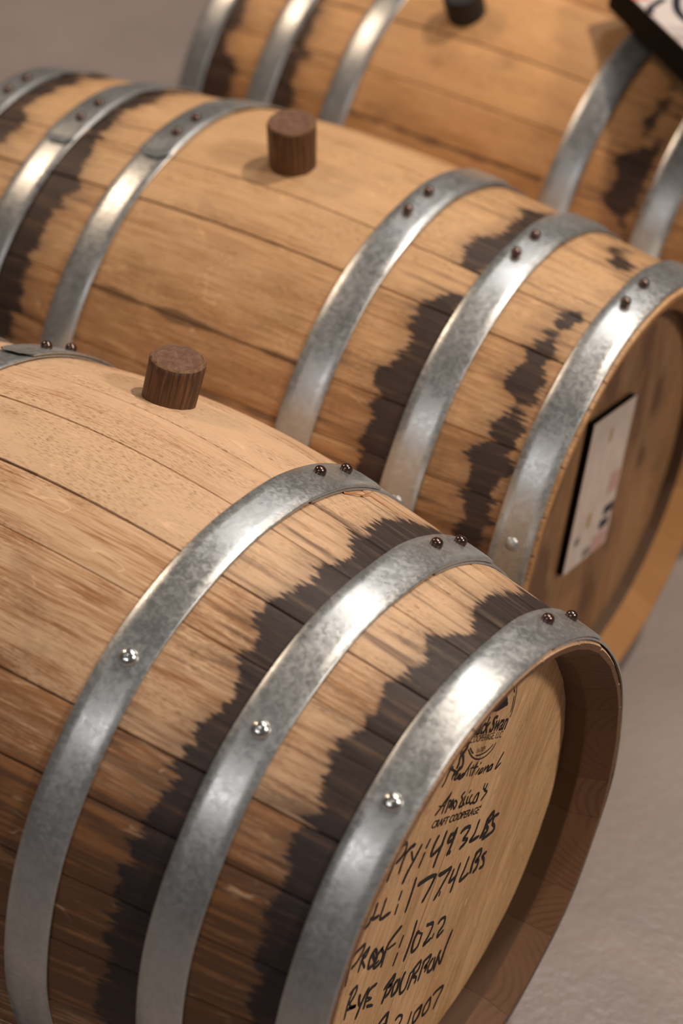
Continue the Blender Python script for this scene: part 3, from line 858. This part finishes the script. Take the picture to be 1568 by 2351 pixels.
def ribbons(name, lines, parent, mat, origin_x, label=None, seed=1):
    """flat ink strokes lying on the plane x = origin_x; points in metres (y, z)."""
    rnd = random.Random(seed)
    verts, faces = [], []
    for li, (w, pts) in enumerate(lines):
        L = smooth_line([(p[0], p[1]) for p in pts])
        dx = 0.00012 + 0.0000012 * li
        b0 = len(verts)
        n = len(L)
        # chisel-tip pen: broad across, thin along
        for i, q in enumerate(L):
            d = (L[min(i + 1, n - 1)] - L[max(i - 1, 0)])
            d = d.normalized() if d.length > 1e-9 else Vector((1, 0))
            nn = Vector((-d.y, d.x))
            ww = 0.5 * w * (0.72 + 0.36 * abs(d.x)) * (1 + 0.10 * rnd.uniform(-1, 1))
            if i in (0, n - 1):
                ww *= 0.65
            for s in (-1, 1):
                v = q + nn * ww * s
                verts.append((origin_x + dx, v.x, v.y))
        for i in range(n - 1):
            faces.append((b0 + 2 * i, b0 + 2 * i + 2, b0 + 2 * i + 3, b0 + 2 * i + 1))
        for end, sgn in ((0, -1), (n - 1, 1)):
            q = L[end]
            d = (L[1] - L[0]) if end == 0 else (L[-1] - L[-2])
            d = d.normalized() * sgn if d.length > 1e-9 else Vector((1, 0))
            va, vb = b0 + 2 * end, b0 + 2 * end + 1
            wv = (Vector(verts[va][1:]) - Vector(verts[vb][1:])).length * 0.45
            tip = q + d * wv
            verts.append((origin_x + dx, tip.x, tip.y))
            faces.append((va, vb, len(verts) - 1) if end == 0 else (vb, va, len(verts) - 1))
    return link(name, verts, faces, [mat], parent, smooth=False, label=label)


def lettering(name, text, a, b, c, d, parent, mat, origin_x, label=None, bold=0.0):
    """text from a to b along its baseline; c to d is the height of a capital. Points in metres (y, z)."""
    cu = bpy.data.curves.new('font_source', 'FONT')
    cu.body = text
    cu.resolution_u = 3
    cu.offset = bold
    o = bpy.data.objects.new('font_source', cu)
    COL.objects.link(o)
    dg = bpy.context.evaluated_depsgraph_get()
    me = bpy.data.meshes.new_from_object(o.evaluated_get(dg))
    bpy.data.objects.remove(o)
    xs = [v.co.x for v in me.vertices]
    x0, x1 = min(xs), max(xs)
    h = 0.70
    A, U, V = Vector(a), Vector(b) - Vector(a), Vector(d) - Vector(c)
    verts = []
    for v in me.vertices:
        p = A + U * ((v.co.x - x0) / (x1 - x0)) + V * (v.co.y / h)
        verts.append((origin_x + 0.0001, p.x, p.y))
    faces = [tuple(p.vertices) for p in me.polygons]
    return link(name, verts, faces, [mat], parent, smooth=False, label=label)


def mm(l):
    return [(p[0] / 1000.0, p[1] / 1000.0) for p in l]


B, root = BAR['A']
LIFT[0] = B.R0
hx = B.Lh - B.hd
LINES = (('weight when empty', 0, 24), ('weight when full', 24, 45), ('proof', 45, 64), ('name of the spirit', 64, 86), ('date digits', 86, 94), ('number across the stamp', 94, 100), ('script word', 100, 114), ('upper script word', 114, 133), ('small accents', 133, 135))
flat_ = [(w, mm(p)) for w, p in DATA['strokes'] if w != 1.0]
ring = [(w / 1000.0, mm(p)) for w, p in DATA['strokes'] if w == 1.0]
for k, (what, i0, i1) in enumerate(LINES):
    part = [(w * (0.88 if w >= 3.0 else 0.85) / 1000.0, p) for w, p in flat_[i0:i1]]
    o = ribbons('handwriting' if k < 6 else 'script_stamp', part, root, INK if k < 6 else STAMP, hx, ('black marker line with the ' if k < 6 else 'black stamped ') + what, k + 1)
    o['kind'] = 'stuff'
o = ribbons('stamp_ring', ring, root, STAMP, hx, 'thin broken black ring of the maker stamp', 3)
o['kind'] = 'stuff'
sw = mm(DATA['swan'])
link('stamp_emblem', [(hx + 0.0001, y, z) for y, z in sw], [tuple(range(len(sw)))], [STAMP], root, smooth=False, label='solid black bird shape of the maker stamp')
for i, (txt, a, b, c, d) in enumerate(DATA['text']):
    lettering('stamp_lettering', txt, *mm([a, b, c, d]), root, STAMP, hx, bold=(0.02, 0.0, 0.0, 0.018)[i])

# a torn splinter by the front barrel's bilge hoop
sv, sfc = [], []
for (x0, t0_, x1, t1_, w, lift) in ((0.1445, 67.5, 0.156, 61.8, 0.0011, 0.002), (0.151, 63.8, 0.1515, 59.5, 0.0007, 0.004), (0.146, 65.5, 0.150, 62.5, 0.0006, 0.003)):
    n0 = len(sv)
    for k in range(5):
        f = k / 4
        x = x0 + (x1 - x0) * f
        th = radians(t0_ + (t1_ - t0_) * f)
        rr = B.r(x) + 0.0004 + lift * f
        ww = w * (1 - 0.8 * f)
        for (dx, drr) in ((-ww, 0), (0, ww * 1.2), (ww, 0)):
            sv.append((x + dx, (rr + drr) * cos(th), (rr + drr) * sin(th)))
    for k in range(4):
        for j in range(3):
            j2 = (j + 1) % 3
            sfc.append((n0 + 3 * k + j, n0 + 3 * k + j2, n0 + 3 * k + 3 + j2, n0 + 3 * k + 3 + j))
link('splinter', sv, sfc, [SPLINTER], root, smooth=False, label='reddish torn wood splinter')

# ------------------------------------------------------------------ card on the middle barrel's head
B, root = BAR['B']
LIFT[0] = B.R0
hx = B.Lh - B.hd


def slab(name, cx, cy, cz, w, h, t, rot, mat, parent, bow=0.0, label=None):
    """a card lying on a plane x = cx, thickness t towards +x, turned clockwise by rot degrees."""
    c, s = cos(radians(rot)), sin(radians(rot))
    verts, faces = [], []
    n = 6
    for lay in (0, 1):
        for i in range(n + 1):
            for j in (0, 1):
                u, v = w * (j - 0.5), h * (i / n - 0.5)
                y, z = u * c + v * s, -u * s + v * c
                verts.append((cx + t * lay + bow * (2 * i / n - 1) ** 2, cy + y, cz + z))
    q = 2 * (n + 1)
    for i in range(n):
        faces.append((q + 2 * i, q + 2 * i + 1, q + 2 * i + 3, q + 2 * i + 2))
        faces.append((2 * i, 2 * i + 2, 2 * i + 3, 2 * i + 1))
        faces.append((2 * i, q + 2 * i, q + 2 * i + 2, 2 * i + 2))
        faces.append((2 * i + 1, 2 * i + 3, q + 2 * i + 3, q + 2 * i + 1))
    faces.append((0, 1, q + 1, q))
    faces.append((2 * n, q + 2 * n, q + 2 * n + 1, 2 * n + 1))
    return link(name, verts, faces, [mat], parent, smooth=False, label=label)


CY, CZ, RT = -0.0150, 0.0212, 9.0
slab('card_backing', hx + 0.0003, CY, CZ, 0.083, 0.142, 0.0058, RT, BLACK, root, label='black edge of the card')
card = slab('label_card', hx + 0.0062, CY, CZ, 0.083, 0.142, 0.0006, RT, PAPER, root, label='pale pinkish card with small dark print')


def on_card(name, u, v, w, h, mat, rot=RT, k=0):
    c, s = cos(radians(RT)), sin(radians(RT))
    return slab(name, hx + 0.0069 + 0.0001 * k, CY + u * c + v * s, CZ - u * s + v * c, w, h, 0.00012, rot, mat, card)


for (u, v, w, h, m) in ((0.031, -0.033, 0.019, 0.009, NAVY), (0.027, -0.046, 0.018, 0.009, NAVY), (0.024, -0.062, 0.030, 0.016, PINK), (0.030, -0.006, 0.018, 0.020, PINK),
                        (0.0, 0.048, 0.006, 0.013, OCHRE), (-0.008, -0.030, 0.008, 0.014, OCHRE), (-0.026, -0.044, 0.010, 0.007, GREYP), (0.0, -0.064, 0.014, 0.008, GREYP)):
    on_card('print_mark', u, v, w, h, m)

# ------------------------------------------------------------------ black box lying on the rear barrel
ax, ay = 0.78122, -0.62426
bz = 2 * BAR['C'][0].R0 + 0.0060
box = thing('box', 'black box with a white printed top lying on the rear barrel', 'box', (-0.1412 + ax * 0.13 - ay * 0.14, 0.8661 + ay * 0.13 + ax * 0.14, bz), atan2(ay, ax))


def rbox(name, lo, hi, rad, mat, parent, seg=4, label=None):
    """box with rounded upright corners and eased rims."""
    verts, faces = [], []
    ring_ = []
    for (cx, cy, a0) in ((hi[0] - rad, hi[1] - rad, 0), (lo[0] + rad, hi[1] - rad, 90), (lo[0] + rad, lo[1] + rad, 180), (hi[0] - rad, lo[1] + rad, 270)):
        for k in range(seg + 1):
            a = radians(a0 + 90 * k / seg)
            ring_.append((cx, cy, cos(a), sin(a)))
    e = min(0.0015, rad * 0.5, (hi[2] - lo[2]) * 0.3)
    lev = [(lo[2], -e), (lo[2] + e, 0), (hi[2] - e, 0), (hi[2], -e)]
    m = len(ring_)
    for (z, g) in lev:
        for (cx, cy, ca, sa) in ring_:
            verts.append((cx + (rad + g) * ca, cy + (rad + g) * sa, z))
    for i in range(3):
        for k in range(m):
            faces.append((i * m + k, i * m + (k + 1) % m, (i + 1) * m + (k + 1) % m, (i + 1) * m + k))
    faces.append(tuple(range(m - 1, -1, -1)))
    faces.append(tuple(3 * m + k for k in range(m)))
    return link(name, verts, faces, [mat], parent, sharp=40, label=label)


HX, HY, TH = 0.13, 0.14, 0.029
rbox('tray', (-HX, -HY, 0.0), (HX, HY, TH), 0.006, BLACK, box)
top = rbox('top_panel', (-HX + 0.0015, -HY + 0.0015, TH - 0.0005), (HX - 0.0015, HY - 0.0015, TH + 0.0012), 0.005, WHITE_TOP, box, label='white printed top of the box')


def top_strokes(name, lines, mat, off):
    verts, faces = [], []
    for (w, pts) in lines:
        L = smooth_line(pts)
        b0 = len(verts)
        for i, q in enumerate(L):
            d = (L[min(i + 1, len(L) - 1)] - L[max(i - 1, 0)]).normalized()
            nn = Vector((-d.y, d.x)) * w * 0.5
            for s in (-1, 1):
                v = q + nn * s
                verts.append((v.x, v.y, TH + 0.0014 + off))
        for i in range(len(L) - 1):
            faces.append((b0 + 2 * i, b0 + 2 * i + 1, b0 + 2 * i + 3, b0 + 2 * i + 2))
    return link(name, verts, faces, [mat], top, smooth=False)


def tp(d, n):
    return (-HX + d, -HY + n)


top_strokes('brush_line', [(0.007, [tp(0.060, 0.030), tp(0.078, 0.008), tp(0.092, 0.002)]),
                           (0.008, [tp(0.045, 0.050), tp(0.088, 0.031), tp(0.125, 0.030), tp(0.17, 0.040)]),
                           (0.006, [tp(0.06, 0.075), tp(0.098, 0.050), tp(0.14, 0.052)])], NAVY, 0.0002)
top_strokes('orange_patch', [(0.016, [tp(0.040, 0.016), tp(0.050, 0.009), tp(0.058, 0.007)])], ORANGE, 0.0001)
